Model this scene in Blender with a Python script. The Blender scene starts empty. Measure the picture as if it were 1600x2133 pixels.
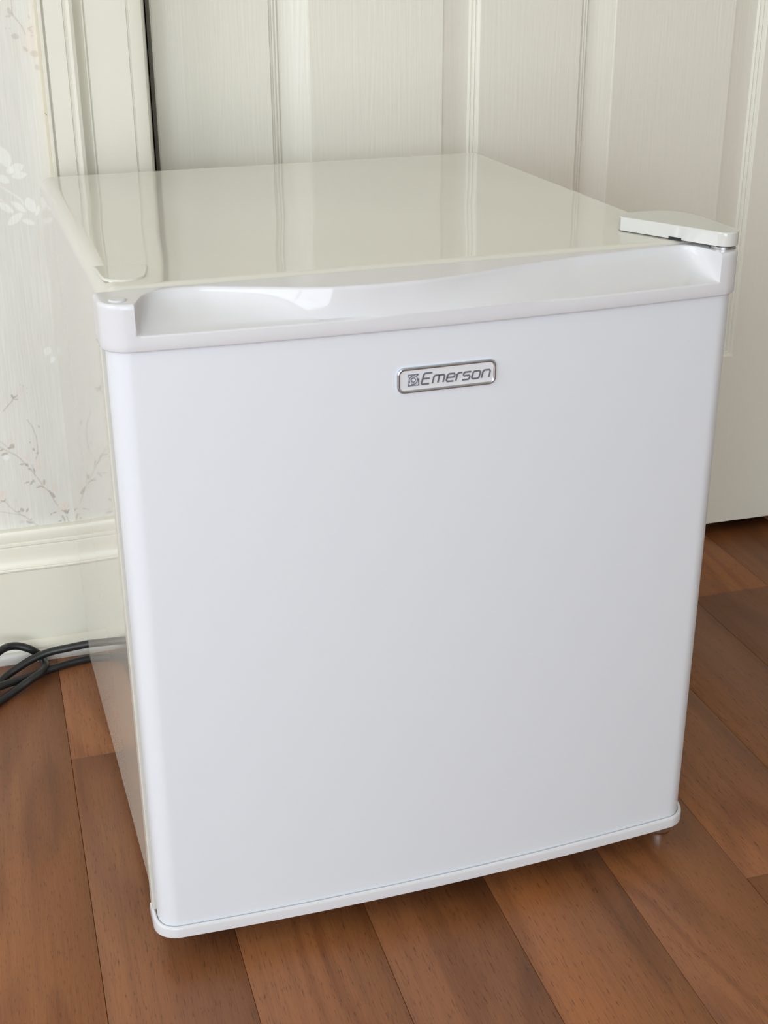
import bpy, bmesh, math, random
import numpy as np
from mathutils import Vector, Matrix

# ---------------------------------------------------------------- camera
SC = bpy.context.scene
COL = SC.collection
YAW, PITCH, ROLL = -0.320774, -0.415328, 0.00495
R = (Matrix.Rotation(YAW, 3, 'Z') @ Matrix.Rotation(PITCH, 3, 'X') @ Matrix.Rotation(ROLL, 3, 'Y'))
rt, fw, up = R.col[0], R.col[1], R.col[2]
cam = bpy.data.cameras.new('camera')
cam.sensor_fit = 'HORIZONTAL'; cam.sensor_width = 36.0; cam.lens = 62.397
cam.clip_start = 0.02
cam_o = bpy.data.objects.new('camera', cam); COL.objects.link(cam_o)
cam_o.matrix_world = Matrix(((rt.x, up.x, -fw.x, -0.08415), (rt.y, up.y, -fw.y, -0.78991),
                             (rt.z, up.z, -fw.z, 0.71405), (0, 0, 0, 1)))
SC.camera = cam_o

# ---------------------------------------------------------------- world, daylight, exposure
SC.view_settings.view_transform = 'Standard'
SC.view_settings.look = 'None'
SC.view_settings.gamma = 1.0
SC.view_settings.use_curve_mapping = False
SC.view_settings.exposure = -0.06
world = bpy.data.worlds.new('overcast_sky'); SC.world = world; world.use_nodes = True
wb = world.node_tree.nodes['Background']
wb.inputs[0].default_value = (0.78, 0.88, 1.0, 1); wb.inputs[1].default_value = 3.0

RA = math.atan(-0.035)                    # the room stands turned by two degrees to the fridge
RO = Vector((0.0, 0.522, 0.0))            # origin of the room frame: u along the wall, v into the wall, w up
def place_room(o):
    o.location = RO; o.rotation_euler = (0, 0, RA)
def room_pt(u, v, w):
    return RO + Matrix.Rotation(RA, 3, 'Z') @ Vector((u, v, w))

def window_light(name, u0, u1, w0, w1, v, power, col, side=False):
    # side: the opening is in the left wall, u0..u1 then run along v and v is the wall's u
    l = bpy.data.lights.new(name, 'AREA'); l.shape = 'RECTANGLE'
    l.size = u1 - u0; l.size_y = w1 - w0; l.energy = power; l.color = col
    o = bpy.data.objects.new(name, l); COL.objects.link(o)
    o.location = room_pt(v, (u0 + u1) / 2, (w0 + w1) / 2) if side else room_pt((u0 + u1) / 2, v, (w0 + w1) / 2)
    o.rotation_euler = (math.radians(90), 0, RA - (math.pi / 2 if side else 0))
    return o
ROOM_U0, ROOM_U1, ROOM_V0, ROOM_H = -2.1, 2.3, -3.0, 2.45
WIN = (-1.70, 0.00, 0.10, 2.10)            # glazed patio opening in the wall behind the camera: u0, u1, w0, w1
window_light('window_daylight', WIN[0], WIN[1], WIN[2], WIN[3], ROOM_V0 - 0.14, 45, (0.90, 0.965, 1.02))
SIDE = (-2.4, -0.7, 0.70, 2.10)            # added unseen window in the left wall, shares out the daylight: v0, v1, w0, w1
window_light('added_side_daylight', SIDE[0], SIDE[1], SIDE[2], SIDE[3], ROOM_U0 - 0.14, 20, (1.0, 0.975, 0.94), True)  # added lamp, takes over some daylight to weaken the main window's highlight

# ---------------------------------------------------------------- helpers
def new_mat(name):
    m = bpy.data.materials.new(name); m.use_nodes = True
    return m, m.node_tree.nodes, m.node_tree.links, m.node_tree.nodes['Principled BSDF']
def mat(name, col, rough=0.5, metal=0.0, coat=0.0, coat_rough=0.05, ior=1.5):
    m, n, l, b = new_mat(name)
    b.inputs['Base Color'].default_value = (*col, 1); b.inputs['Roughness'].default_value = rough
    b.inputs['Metallic'].default_value = metal; b.inputs['Coat Weight'].default_value = coat
    b.inputs['Coat Roughness'].default_value = coat_rough; b.inputs['IOR'].default_value = ior
    return m
def srgb(r, g, b):
    f = lambda c: (c / 255 / 12.92) if c / 255 <= .04045 else ((c / 255 + .055) / 1.055) ** 2.4
    return (f(r), f(g), f(b))
def finish(me, sharp=35):
    bm = bmesh.new(); bm.from_mesh(me)
    lim = math.radians(sharp)
    for f in bm.faces: f.smooth = True
    for e in bm.edges:
        if len(e.link_faces) == 2 and e.calc_face_angle(0) > lim: e.smooth = False
    bm.to_mesh(me); bm.free()
def link(name, me, m, parent=None):
    o = bpy.data.objects.new(name, me); COL.objects.link(o)
    if m is not None: me.materials.append(m)
    if parent is not None: o.parent = parent
    return o
def obj(name, bm, m, parent=None, sharp=35, normals=True):
    if normals: bmesh.ops.recalc_face_normals(bm, faces=bm.faces)
    me = bpy.data.meshes.new(name); bm.to_mesh(me); bm.free(); finish(me, sharp)
    o = link(name, me, m, parent)
    if name not in ('plank', 'power_cord'):
        w = o.modifiers.new('flat_faces', 'WEIGHTED_NORMAL'); w.keep_sharp = True; w.weight = 100
    return o
def empty(name, loc=(0, 0, 0)):
    o = bpy.data.objects.new(name, None); COL.objects.link(o); o.location = loc
    o.empty_display_size = 0.05
    return o
def tag(o, label=None, cat=None, group=None, kind=None):
    for k, v in (('label', label), ('category', cat), ('group', group), ('kind', kind)):
        if v: o[k] = v
    return o
def box(bm, x0, x1, y0, y1, z0, z1, bev=0.0, seg=1):
    g = bmesh.ops.create_cube(bm, size=1)
    for v in g['verts']:
        v.co = Vector((x0 if v.co.x < 0 else x1, y0 if v.co.y < 0 else y1, z0 if v.co.z < 0 else z1))
    if bev:
        es = list({e for v in g['verts'] for e in v.link_edges})
        bmesh.ops.bevel(bm, geom=es, offset=bev, segments=seg, affect='EDGES', profile=0.5)
def extrude_profile(bm, pts, a, b, axis='u'):
    """pts: closed outline. axis u: (v,w) pairs swept along u; axis w: (u,v) pairs swept along w."""
    def P(p, t): return (t, p[0], p[1]) if axis == 'u' else (p[0], p[1], t)
    A = [bm.verts.new(P(p, a)) for p in pts]; B = [bm.verts.new(P(p, b)) for p in pts]
    n = len(pts)
    for i in range(n): bm.faces.new((A[i], A[(i + 1) % n], B[(i + 1) % n], B[i]))
    bm.faces.new(A); bm.faces.new(B[::-1])
def prism(bm, pts, z0, z1, bev=0.0, seg=2):
    A = [bm.verts.new((p[0], p[1], z0)) for p in pts]; B = [bm.verts.new((p[0], p[1], z1)) for p in pts]
    n = len(pts)
    for i in range(n): bm.faces.new((A[i], A[(i + 1) % n], B[(i + 1) % n], B[i]))
    bm.faces.new(A[::-1]); f = bm.faces.new(B)
    if bev: bmesh.ops.bevel(bm, geom=list(f.edges), offset=bev, segments=seg, affect='EDGES', profile=0.5)
def grid(bm, rows, close=False):
    V = [[bm.verts.new(p) for p in r] for r in rows]
    for i in range(len(V) - 1):
        m = len(V[i])
        for j in range(m if close else m - 1):
            bm.faces.new((V[i][j], V[i][(j + 1) % m], V[i + 1][(j + 1) % m], V[i + 1][j]))
    return V
def tube(bm, pts, r, n=14):
    pts = [Vector(p) for p in pts]; rings = []
    t = (pts[1] - pts[0]).normalized(); nrm = t.orthogonal().normalized()
    for i, p in enumerate(pts):
        t = (pts[min(i + 1, len(pts) - 1)] - pts[max(i - 1, 0)]).normalized()
        nrm = (nrm - t * nrm.dot(t)).normalized(); b = t.cross(nrm)
        rings.append([p + (nrm * math.cos(2 * math.pi * k / n) + b * math.sin(2 * math.pi * k / n)) * r for k in range(n)])
    V = grid(bm, rings, True); bm.faces.new(V[0][::-1]); bm.faces.new(V[-1])
def catmull(P, k=8):
    P = [Vector(p) for p in P]; out = []
    for i in range(len(P) - 1):
        a, b, c, d = P[max(i - 1, 0)], P[i], P[i + 1], P[min(i + 2, len(P) - 1)]
        for j in range(k):
            t = j / k
            out.append(0.5 * ((2 * b) + (c - a) * t + (2 * a - 5 * b + 4 * c - d) * t * t + (3 * b - a - 3 * c + d) * t ** 3))
    out.append(P[-1]); return out
def lathe(bm, prof, cx, cy, n=32):
    rows = [[(cx + r * math.cos(2 * math.pi * k / n), cy + r * math.sin(2 * math.pi * k / n), z) for k in range(n)] for r, z in prof]
    V = grid(bm, rows, True); bm.faces.new(V[0][::-1]); bm.faces.new(V[-1])

# ---------------------------------------------------------------- materials
def noise_bump(m, scale, strength, dist=0.001, detail=3, stretch=(1, 1, 1), coat=False):
    n, l = m.node_tree.nodes, m.node_tree.links; b = n['Principled BSDF']
    tc = n.new('ShaderNodeTexCoord'); mp = n.new('ShaderNodeMapping'); mp.inputs['Scale'].default_value = stretch
    nz = n.new('ShaderNodeTexNoise'); nz.inputs['Scale'].default_value = scale; nz.inputs['Detail'].default_value = detail
    bp = n.new('ShaderNodeBump'); bp.inputs['Strength'].default_value = strength; bp.inputs['Distance'].default_value = dist
    l.new(tc.outputs['Object'], mp.inputs[0]); l.new(mp.outputs[0], nz.inputs[0])
    l.new(nz.outputs[0], bp.inputs['Height']); l.new(bp.outputs[0], b.inputs['Normal'])
    if coat: l.new(bp.outputs[0], b.inputs['Coat Normal'])
    return m
M = {}
M['steel_white'] = mat('glossy_white_sheet', (.67, .66, .60), .02, ior=1.6)
M['front_white'] = noise_bump(mat('satin_white_front', (.71, .74, .79), .30), 420, .05, .0005, 2)
M['plastic_white'] = mat('glossy_white_plastic', (.665, .67, .70), .09, ior=1.38)
M['cover_white'] = mat('hinge_cover_plastic', (.61, .61, .59), .08, ior=1.6)
M['liner'] = mat('cream_liner_plastic', (.62, .605, .55), .35)
M['gasket'] = mat('grey_gasket_rubber', (.55, .55, .53), .6)
M['dark'] = mat('subfloor_and_slot_shade', (.02, .02, .02), .8)  # subfloor black, also the painted shade of the hinge slot
M['chrome'] = mat('chrome', (.62, .70, .82), .16, .92)
M['letter'] = mat('dull_silver_letter', (.42, .48, .58), .30, .85)
M['badge'] = mat('badge_silver_face', (.70, .71, .735), .3)
M['zinc'] = mat('zinc_foot', (.85, .90, .93), .22, 1.0)
M['washer'] = mat('dull_steel', (.42, .42, .43), .3, 1.0)
M['cord'] = mat('black_cord_rubber', (.012, .013, .014), .38)
M['caulk'] = mat('yellowed_caulk', srgb(222, 217, 196), .5)
M['ceiling'] = mat('ceiling_paint', (.78, .73, .60), .9)
M['plain_wall'] = mat('plain_wall_paint', (.70, .655, .54), .9)
M['frame'] = mat('window_frame_paint', (.8, .8, .78), .4)
M['closet'] = mat('dark_closet', (.05, .043, .036), .9)  # wall colour darkened to deepen the shade in the door gaps

def trim_paint(name, col):
    m = mat(name, col, .30)
    n, l = m.node_tree.nodes, m.node_tree.links; b = n['Principled BSDF']
    tc = n.new('ShaderNodeTexCoord'); nz = n.new('ShaderNodeTexNoise'); nz.inputs['Scale'].default_value = 14; nz.inputs['Detail'].default_value = 6
    mx = n.new('ShaderNodeMix'); mx.data_type = 'RGBA'
    rp = n.new('ShaderNodeMapRange'); rp.inputs[1].default_value = .55; rp.inputs[2].default_value = .8; rp.inputs[4].default_value = .35
    l.new(tc.outputs['Object'], nz.inputs[0]); l.new(nz.outputs[0], rp.inputs[0]); l.new(rp.outputs[0], mx.inputs[0])
    mx.inputs[6].default_value = (*col, 1); mx.inputs[7].default_value = (col[0] * .93, col[1] * .91, col[2] * .84, 1)
    l.new(mx.outputs[2], b.inputs['Base Color'])
    bp = n.new('ShaderNodeBump'); bp.inputs['Strength'].default_value = .12; bp.inputs['Distance'].default_value = .001
    n2 = n.new('ShaderNodeTexNoise'); n2.inputs['Scale'].default_value = 60; l.new(tc.outputs['Object'], n2.inputs[0])
    l.new(n2.outputs[0], bp.inputs['Height']); l.new(bp.outputs[0], b.inputs['Normal'])
    return m
CREAM = (.79, .77, .69)
M['trim'] = trim_paint('cream_trim_paint', (.725, .705, .62))
M['base'] = trim_paint('cream_baseboard_paint', (.775, .755, .655))
M['shoe'] = trim_paint('white_shoe_paint', (.70, .69, .65))

def door_paint():
    m = mat('cream_door_paint', CREAM, .34)
    n, l = m.node_tree.nodes, m.node_tree.links; b = n['Principled BSDF']
    tc = n.new('ShaderNodeTexCoord')
    mp = n.new('ShaderNodeMapping'); mp.inputs['Scale'].default_value = (420, 420, 14)
    nz = n.new('ShaderNodeTexNoise'); nz.inputs['Scale'].default_value = 1; nz.inputs['Detail'].default_value = 4
    mp2 = n.new('ShaderNodeMapping'); mp2.inputs['Scale'].default_value = (22, 22, 1.6)
    nb = n.new('ShaderNodeTexNoise'); nb.inputs['Scale'].default_value = 1; nb.inputs['Detail'].default_value = 1.5
    sn = n.new('ShaderNodeMath'); sn.operation = 'MULTIPLY'; sn.inputs[1].default_value = 90
    s2 = n.new('ShaderNodeMath'); s2.operation = 'SINE'
    ad = n.new('ShaderNodeMath'); ad.operation = 'MULTIPLY_ADD'; ad.inputs[1].default_value = .12
    bp = n.new('ShaderNodeBump'); bp.inputs['Strength'].default_value = .50; bp.inputs['Distance'].default_value = .0005
    l.new(tc.outputs['Object'], mp.inputs[0]); l.new(mp.outputs[0], nz.inputs[0])
    l.new(tc.outputs['Object'], mp2.inputs[0]); l.new(mp2.outputs[0], nb.inputs[0])
    l.new(nb.outputs[0], sn.inputs[0]); l.new(sn.outputs[0], s2.inputs[0])
    l.new(s2.outputs[0], ad.inputs[0]); l.new(nz.outputs[0], ad.inputs[2])
    l.new(ad.outputs[0], bp.inputs['Height']); l.new(bp.outputs[0], b.inputs['Normal'])
    return m
M['door'] = door_paint()

def wood():
    m = mat('reddish_brown_wood', (.1, .05, .02), .42)
    n, l = m.node_tree.nodes, m.node_tree.links; b = n['Principled BSDF']
    tc = n.new('ShaderNodeTexCoord'); oi = n.new('ShaderNodeObjectInfo')
    off = n.new('ShaderNodeVectorMath'); off.operation = 'SCALE'; off.inputs[0].default_value = (7.3, 3.1, 1.7)
    r100 = n.new('ShaderNodeMath'); r100.operation = 'MULTIPLY'; r100.inputs[1].default_value = 9
    l.new(oi.outputs['Random'], r100.inputs[0]); l.new(r100.outputs[0], off.inputs['Scale'])
    ad = n.new('ShaderNodeVectorMath'); l.new(tc.outputs['Object'], ad.inputs[0]); l.new(off.outputs[0], ad.inputs[1])
    def mapped(scale):
        mp = n.new('ShaderNodeMapping'); mp.inputs['Scale'].default_value = scale; l.new(ad.outputs[0], mp.inputs[0]); return mp.outputs[0]
    def noise(scale, detail, dist=0, rough=.5):
        z = n.new('ShaderNodeTexNoise'); z.inputs['Scale'].default_value = 1; z.inputs['Detail'].default_value = detail
        z.inputs['Distortion'].default_value = dist; z.inputs['Roughness'].default_value = rough
        l.new(mapped(scale), z.inputs[0]); return z.outputs[0]
    # cathedral figure: the contour lines of a slow stretched noise
    fig = noise((9, 1.7, 8), 1.2, .6)
    k = n.new('ShaderNodeMath'); k.operation = 'MULTIPLY'; k.inputs[1].default_value = 44; l.new(fig, k.inputs[0])
    sn = n.new('ShaderNodeMath'); sn.operation = 'SINE'; l.new(k.outputs[0], sn.inputs[0])
    cloud = noise((9, 4, 6), 2.5, .2)
    grain = noise((1150, 95, 80), 2, 0, .55)
    fibre = noise((1500, 14, 80), 2, 0, .5)
    streak = noise((95, 3.2, 30), 3, .1)
    def ramp(inp, stops):
        c = n.new('ShaderNodeValToRGB'); l.new(inp, c.inputs[0])
        while len(c.color_ramp.elements) < len(stops): c.color_ramp.elements.new(.5)
        for e, (p, col) in zip(c.color_ramp.elements, stops): e.position = p; e.color = (*col, 1)
        return c.outputs[0]
    base = ramp(cloud, [(.22, srgb(128, 83, 56)), (.42, srgb(135, 88, 57)), (.58, srgb(140, 91, 57)), (.80, srgb(148, 92, 53))])
    def mix(kind, fac, a, bb):
        x = n.new('ShaderNodeMix'); x.data_type = 'RGBA'; x.blend_type = kind
        if isinstance(fac, float): x.inputs[0].default_value = fac
        else: l.new(fac, x.inputs[0])
        for s, q in ((6, a), (7, bb)):
            if isinstance(q, tuple): x.inputs[s].default_value = (*q, 1)
            else: l.new(q, x.inputs[s])
        return x.outputs[2]
    f1 = n.new('ShaderNodeMapRange'); f1.inputs[1].default_value = -.2; f1.inputs[2].default_value = 1; f1.inputs[4].default_value = .42
    l.new(sn.outputs[0], f1.inputs[0])
    c1 = mix('MULTIPLY', f1.outputs[0], base, (.55, .46, .42))
    st = ramp(streak, [(.32, (.72, .70, .70)), (.5, (1, 1, 1)), (.7, (1.0, 1.0, 1.0))])
    c2 = mix('MULTIPLY', .5, c1, st)
    gr = ramp(grain, [(.30, (.34, .30, .28)), (.385, (.93, .93, .93)), (.62, (1, 1, 1)), (.78, (1, 1, 1))])
    c3 = mix('MULTIPLY', .80, c2, gr)
    fb = ramp(fibre, [(.30, (.80, .78, .76)), (.5, (1, 1, 1)), (.72, (1.10, 1.09, 1.07))])
    c3 = mix('MULTIPLY', .7, c3, fb)
    tone = n.new('ShaderNodeMapRange'); tone.inputs[3].default_value = 1.02; tone.inputs[4].default_value = 1.12; l.new(oi.outputs['Random'], tone.inputs[0])
    hs = n.new('ShaderNodeHueSaturation'); l.new(tone.outputs[0], hs.inputs['Value']); l.new(c3, hs.inputs['Color'])
    hs.inputs['Saturation'].default_value = 1.03
    l.new(hs.outputs[0], b.inputs['Base Color'])
    bp = n.new('ShaderNodeBump'); bp.inputs['Strength'].default_value = .35; bp.inputs['Distance'].default_value = .0004
    l.new(grain, bp.inputs['Height']); l.new(bp.outputs[0], b.inputs['Normal'])
    return m
M['wood'] = wood()

def paper():
    m = mat('floral_wallpaper', (.8, .8, .75), .62)
    n, l = m.node_tree.nodes, m.node_tree.links; b = n['Principled BSDF']
    at = n.new('ShaderNodeAttribute'); at.attribute_name = 'print'
    tc = n.new('ShaderNodeTexCoord')
    def noise(scale, detail):
        mp = n.new('ShaderNodeMapping'); mp.inputs['Scale'].default_value = scale; l.new(tc.outputs['Object'], mp.inputs[0])
        z = n.new('ShaderNodeTexNoise'); z.inputs['Scale'].default_value = 1; z.inputs['Detail'].default_value = detail
        l.new(mp.outputs[0], z.inputs[0]); return z.outputs[0]
    thread = noise((620, 1, 22), 3); band = noise((38, 1, 1.2), 3); cloud = noise((16, 1, 9), 3)
    def rng(i, a, bb, c, d):
        r = n.new('ShaderNodeMapRange'); l.new(i, r.inputs[0])
        for k, v in zip((1, 2, 3, 4), (a, bb, c, d)): r.inputs[k].default_value = v
        return r.outputs[0]
    def mul(a, bb):
        x = n.new('ShaderNodeMath'); x.operation = 'MULTIPLY'; l.new(a, x.inputs[0]); l.new(bb, x.inputs[1]); return x.outputs[0]
    f = mul(mul(rng(thread, .3, .7, .95, 1.05), rng(band, .35, .65, .975, 1.02)), rng(cloud, .3, .7, .97, 1.02))
    hs = n.new('ShaderNodeVectorMath'); hs.operation = 'SCALE'; l.new(at.outputs['Color'], hs.inputs[0]); l.new(f, hs.inputs['Scale'])
    l.new(hs.outputs[0], b.inputs['Base Color'])
    bp = n.new('ShaderNodeBump'); bp.inputs['Strength'].default_value = .4; bp.inputs['Distance'].default_value = .0004
    l.new(thread, bp.inputs['Height']); l.new(bp.outputs[0], b.inputs['Normal'])
    return m
M['paper'] = paper()

# ---------------------------------------------------------------- the room
def struct(o): o['kind'] = 'structure'; return o
DOOR_U0, DOOR_U1 = 0.1318, 0.9170          # leaf edges
OPEN_U0, OPEN_U1 = 0.1200, 0.9290          # opening between the jambs
DOOR_V = 0.050; DOOR_TOP = 2.03; WALL_T = 0.115

# wallpapered wall with its door opening; the print is worked out on a fine grid of vertices
STEMS = [[0.00058,0,[[-0.0259,0.2599],[-0.0215,0.2511],[-0.0191,0.2408],[-0.0191,0.2298],[-0.0195,0.223],[-0.022,0.2173]]],[0.00063,0,[[-0.0555,0.2339],[-0.0499,0.2295],[-0.0414,0.2238],[-0.0373,0.2191],[-0.0326,0.2126],[-0.0279,0.206],[-0.0247,0.1996],[-0.0214,0.194],[-0.0176,0.1857],[-0.012,0.1789],[-0.0083,0.1688],[-0.0057,0.1632]]],[0.00052,0,[[-0.0625,0.1739],[-0.0577,0.1751],[-0.0538,0.1685],[-0.0483,0.162],[-0.0397,0.1552],[-0.0326,0.1481],[-0.027,0.1411]]],[0.00037,0,[[-0.0637,0.1636],[-0.0547,0.1611],[-0.0456,0.1582],[-0.0389,0.1551]]],[0.00058,0,[[0.0018,0.1507],[0.0036,0.1442],[0.0062,0.1384]]],[0.00042,0,[[-0.0548,0.2397],[-0.0507,0.2359],[-0.0474,0.2313]]],[0.00052,0,[[-0.0262,0.211],[-0.0256,0.2058],[-0.0247,0.1996]]],[0.00063,0,[[-0.0482,0.2711],[-0.0432,0.2764],[-0.0382,0.2813],[-0.0363,0.2853]]],[0.00052,0,[[0.003,0.6542],[0.0031,0.6479],[0.0029,0.642],[0.0069,0.6369],[0.01,0.6319],[0.0123,0.6254]]],[0.00084,2,[[-0.0254,0.4915],[-0.0177,0.4864],[-0.0083,0.4792],[-0.0052,0.4734]]],[0.00073,2,[[-0.0267,0.4803],[-0.0218,0.4743],[-0.017,0.4684]]]]
LEAVES = [[-0.036,0.213,0.0059,0.0014,0,0,0.55],[-0.0315,0.2118,0.0042,0.0029,-50,0,0.55],[-0.0294,0.2066,0.0038,0.0015,-40,0,0.55],[-0.0249,0.2048,0.0051,0.0014,-75,0,0.55],[-0.0336,0.1925,0.0059,0.0012,10,0,0.55],[-0.0291,0.1915,0.0059,0.0019,55,0,0.55],[-0.0268,0.1934,0.0042,0.0014,-60,0,0.55],[-0.0164,0.1908,0.0064,0.0022,85,0,0.55],[-0.0222,0.1865,0.0059,0.0017,10,0,0.55],[-0.0187,0.1859,0.0034,0.0012,-40,0,0.55],[-0.0098,0.176,0.0068,0.0034,-55,0,0.55],[-0.0079,0.1732,0.0034,0.0014,50,0,0.55],[-0.0119,0.1798,0.0034,0.0012,-60,0,0.55],[0.0021,0.1551,0.0059,0.0037,-60,0,0.55],[-0.0004,0.1565,0.0051,0.0012,-25,0,0.55],[0.0043,0.1557,0.0051,0.0012,60,0,0.55],[-0.0015,0.1493,0.0059,0.0019,-70,0,0.55],[-0.0047,0.1457,0.0042,0.0014,10,0,0.55],[-0.0002,0.146,0.0042,0.0014,80,0,0.55],[0.0065,0.1411,0.0034,0.001,70,0,0.55],[0.0109,0.141,0.0034,0.0008,80,0,0.55],[-0.0437,0.2334,0.0059,0.0051,30,0,0.55],[-0.0466,0.2316,0.0034,0.0025,0,0,0.55],[-0.0519,0.2259,0.0076,0.0029,12,0,0.55],[-0.0544,0.2304,0.0042,0.0017,20,0,0.55],[-0.0416,0.1629,0.0051,0.0034,-60,0,0.55],[-0.0366,0.1619,0.0051,0.002,60,0,0.55],[-0.0449,0.1616,0.0034,0.0012,-20,0,0.55],[-0.0232,0.2277,0.0034,0.0022,-50,0,0.55],[-0.0198,0.2235,0.0025,0.0014,0,0,0.55],[-0.0153,0.2513,0.0034,0.0012,-80,0,0.55],[-0.0258,0.2356,0.0025,0.0008,-80,0,0.55],[-0.0358,0.148,0.0076,0.0022,-25,0,0.55],[-0.0302,0.1411,0.0051,0.0012,0,0,0.55],[-0.0284,0.143,0.0034,0.001,60,0,0.55],[-0.02,0.1397,0.0068,0.0017,-15,0,0.55],[-0.0167,0.1415,0.0042,0.001,50,0,0.55],[-0.0133,0.1544,0.0025,0.0012,80,0,0.55],[-0.0096,0.1557,0.0042,0.0012,10,0,0.55],[-0.0338,0.1513,0.0025,0.0012,60,0,0.55],[-0.0604,0.1754,0.0034,0.0012,-30,0,0.55],[-0.0577,0.1755,0.0042,0.0012,60,0,0.55],[-0.0435,0.1495,0.0059,0.0034,10,0,0.16],[-0.0466,0.1737,0.0025,0.0025,0,0,0.12],[0.0023,0.1639,0.0076,0.0019,85,1,0.5],[-0.0001,0.1633,0.0068,0.0017,110,1,0.5],[0.0049,0.1618,0.0068,0.0017,65,1,0.5],[-0.0311,0.2192,0.0051,0.0022,-60,1,0.5],[-0.0292,0.2224,0.0042,0.0015,60,1,0.5],[-0.0066,0.1853,0.0051,0.002,-50,1,0.5],[-0.0085,0.182,0.0051,0.0014,-60,1,0.5],[-0.0056,0.1799,0.0051,0.0017,60,1,0.5],[-0.0448,0.2411,0.0059,0.0019,30,1,0.5],[-0.0466,0.2388,0.0042,0.0014,80,1,0.5],[-0.06,0.1823,0.0068,0.0025,80,1,0.5],[-0.0579,0.1838,0.0059,0.0014,60,1,0.5],[-0.0208,0.2069,0.0051,0.0031,60,1,0.5],[-0.0373,0.2854,0.0055,0.0015,110,0,0.55],[-0.0348,0.2852,0.0055,0.0015,30,0,0.55],[-0.0347,0.2825,0.005,0.0011,-10,0,0.55],[-0.0378,0.2865,0.0033,0.0013,80,0,0.55],[-0.0288,0.2975,0.0015,0.0009,60,0,0.4],[-0.0231,0.2882,0.0015,0.0009,60,0,0.4],[-0.0224,0.2929,0.0015,0.0009,60,0,0.4],[-0.0258,0.2959,0.0015,0.0009,60,0,0.4],[-0.0008,0.6408,0.0057,0.0018,8,0,0.32],[0.0007,0.645,0.007,0.0038,-70,0,0.32],[0.0027,0.6425,0.0038,0.001,-60,0,0.32],[0.0175,0.6308,0.0051,0.0013,20,0,0.32],[0.0184,0.627,0.0038,0.0013,-80,0,0.32],[0.0034,0.6236,0.007,0.0045,-10,0,0.32],[0.0163,0.6288,0.0038,0.0013,-40,0,0.32],[0.0111,0.6124,0.0057,0.0026,-50,0,0.32],[0.0187,0.6082,0.0077,0.0057,-20,0,0.32],[0.02,0.5964,0.0057,0.0038,-50,0,0.32],[0.0229,0.5984,0.0057,0.001,-60,0,0.32],[0.0228,0.6171,0.0051,0.0009,-75,0,0.32],[0.0225,0.648,0.0038,0.001,-60,0,0.32],[-0.004,0.6305,0.0013,0.001,0,0,0.32],[-0.0007,0.6304,0.0019,0.0009,-40,0,0.32],[0.0172,0.6397,0.0038,0.0009,-60,0,0.32],[0.0183,0.6238,0.0026,0.0013,-60,0,0.32],[-0.0186,0.5181,0.021,0.011,-70,2,0.6],[-0.0088,0.5074,0.0143,0.0088,20,2,0.6],[-0.0068,0.5008,0.0143,0.0061,5,2,0.6],[-0.0218,0.4983,0.0132,0.0066,-30,2,0.6],[0.0003,0.473,0.0154,0.0088,-70,2,0.6],[-0.015,0.4606,0.0177,0.0072,35,2,0.6],[-0.0033,0.457,0.0121,0.0044,-20,2,0.6],[-0.0105,0.4718,0.0166,0.0055,-40,2,0.6],[-0.0222,0.4715,0.0166,0.0061,-35,2,0.6],[-0.0145,0.5058,0.0077,0.0066,30,2,0.6],[0.0062,0.467,0.0099,0.0033,70,2,0.6],[0.0013,0.3291,0.0099,0.0066,70,2,0.5],[0.0052,0.3198,0.0077,0.0044,60,2,0.5],[-0.0509,0.222,0.0066,0.0066,0,2,0.5]]
BLOTCHES = [[-0.0201,0.2137,0.0051,1,0.5],[-0.0296,0.2191,0.0047,1,0.3],[-0.0348,0.2,0.0051,1,0.35],[-0.0179,0.1823,0.0059,1,0.3],[-0.0067,0.1844,0.0051,1,0.3],[0.0013,0.1614,0.0068,1,0.4],[-0.005,0.1587,0.0047,1,0.35],[-0.0606,0.1806,0.0051,1,0.6],[-0.0435,0.2384,0.0051,1,0.25],[0.0096,0.1407,0.0051,1,0.25],[-0.0372,0.2268,0.0042,1,0.3],[-0.0201,0.206,0.0051,1,0.3],[-0.0188,0.1894,0.0042,1,0.3],[-0.0282,0.2919,0.0061,1,0.3],[-0.0328,0.2903,0.0044,1,0.3],[0.015,0.6263,0.0102,1,0.3],[0.0217,0.6116,0.0096,1,0.35],[0.0131,0.6134,0.0077,1,0.25],[0.0024,0.6151,0.007,1,0.2],[-0.0022,0.6504,0.0077,1,0.25],[0.0215,0.6292,0.0077,1,0.2],[0.0242,0.6065,0.0064,1,0.4],[0.0246,0.639,0.0064,1,0.15],[0.0057,0.4449,0.0044,1,0.35],[-0.0026,0.42,0.0066,1,0.12],[0.0024,0.3768,0.0055,1,0.2],[-0.0145,0.3363,0.0066,1,0.2],[-0.0023,0.3414,0.0055,1,0.15]]

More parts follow.
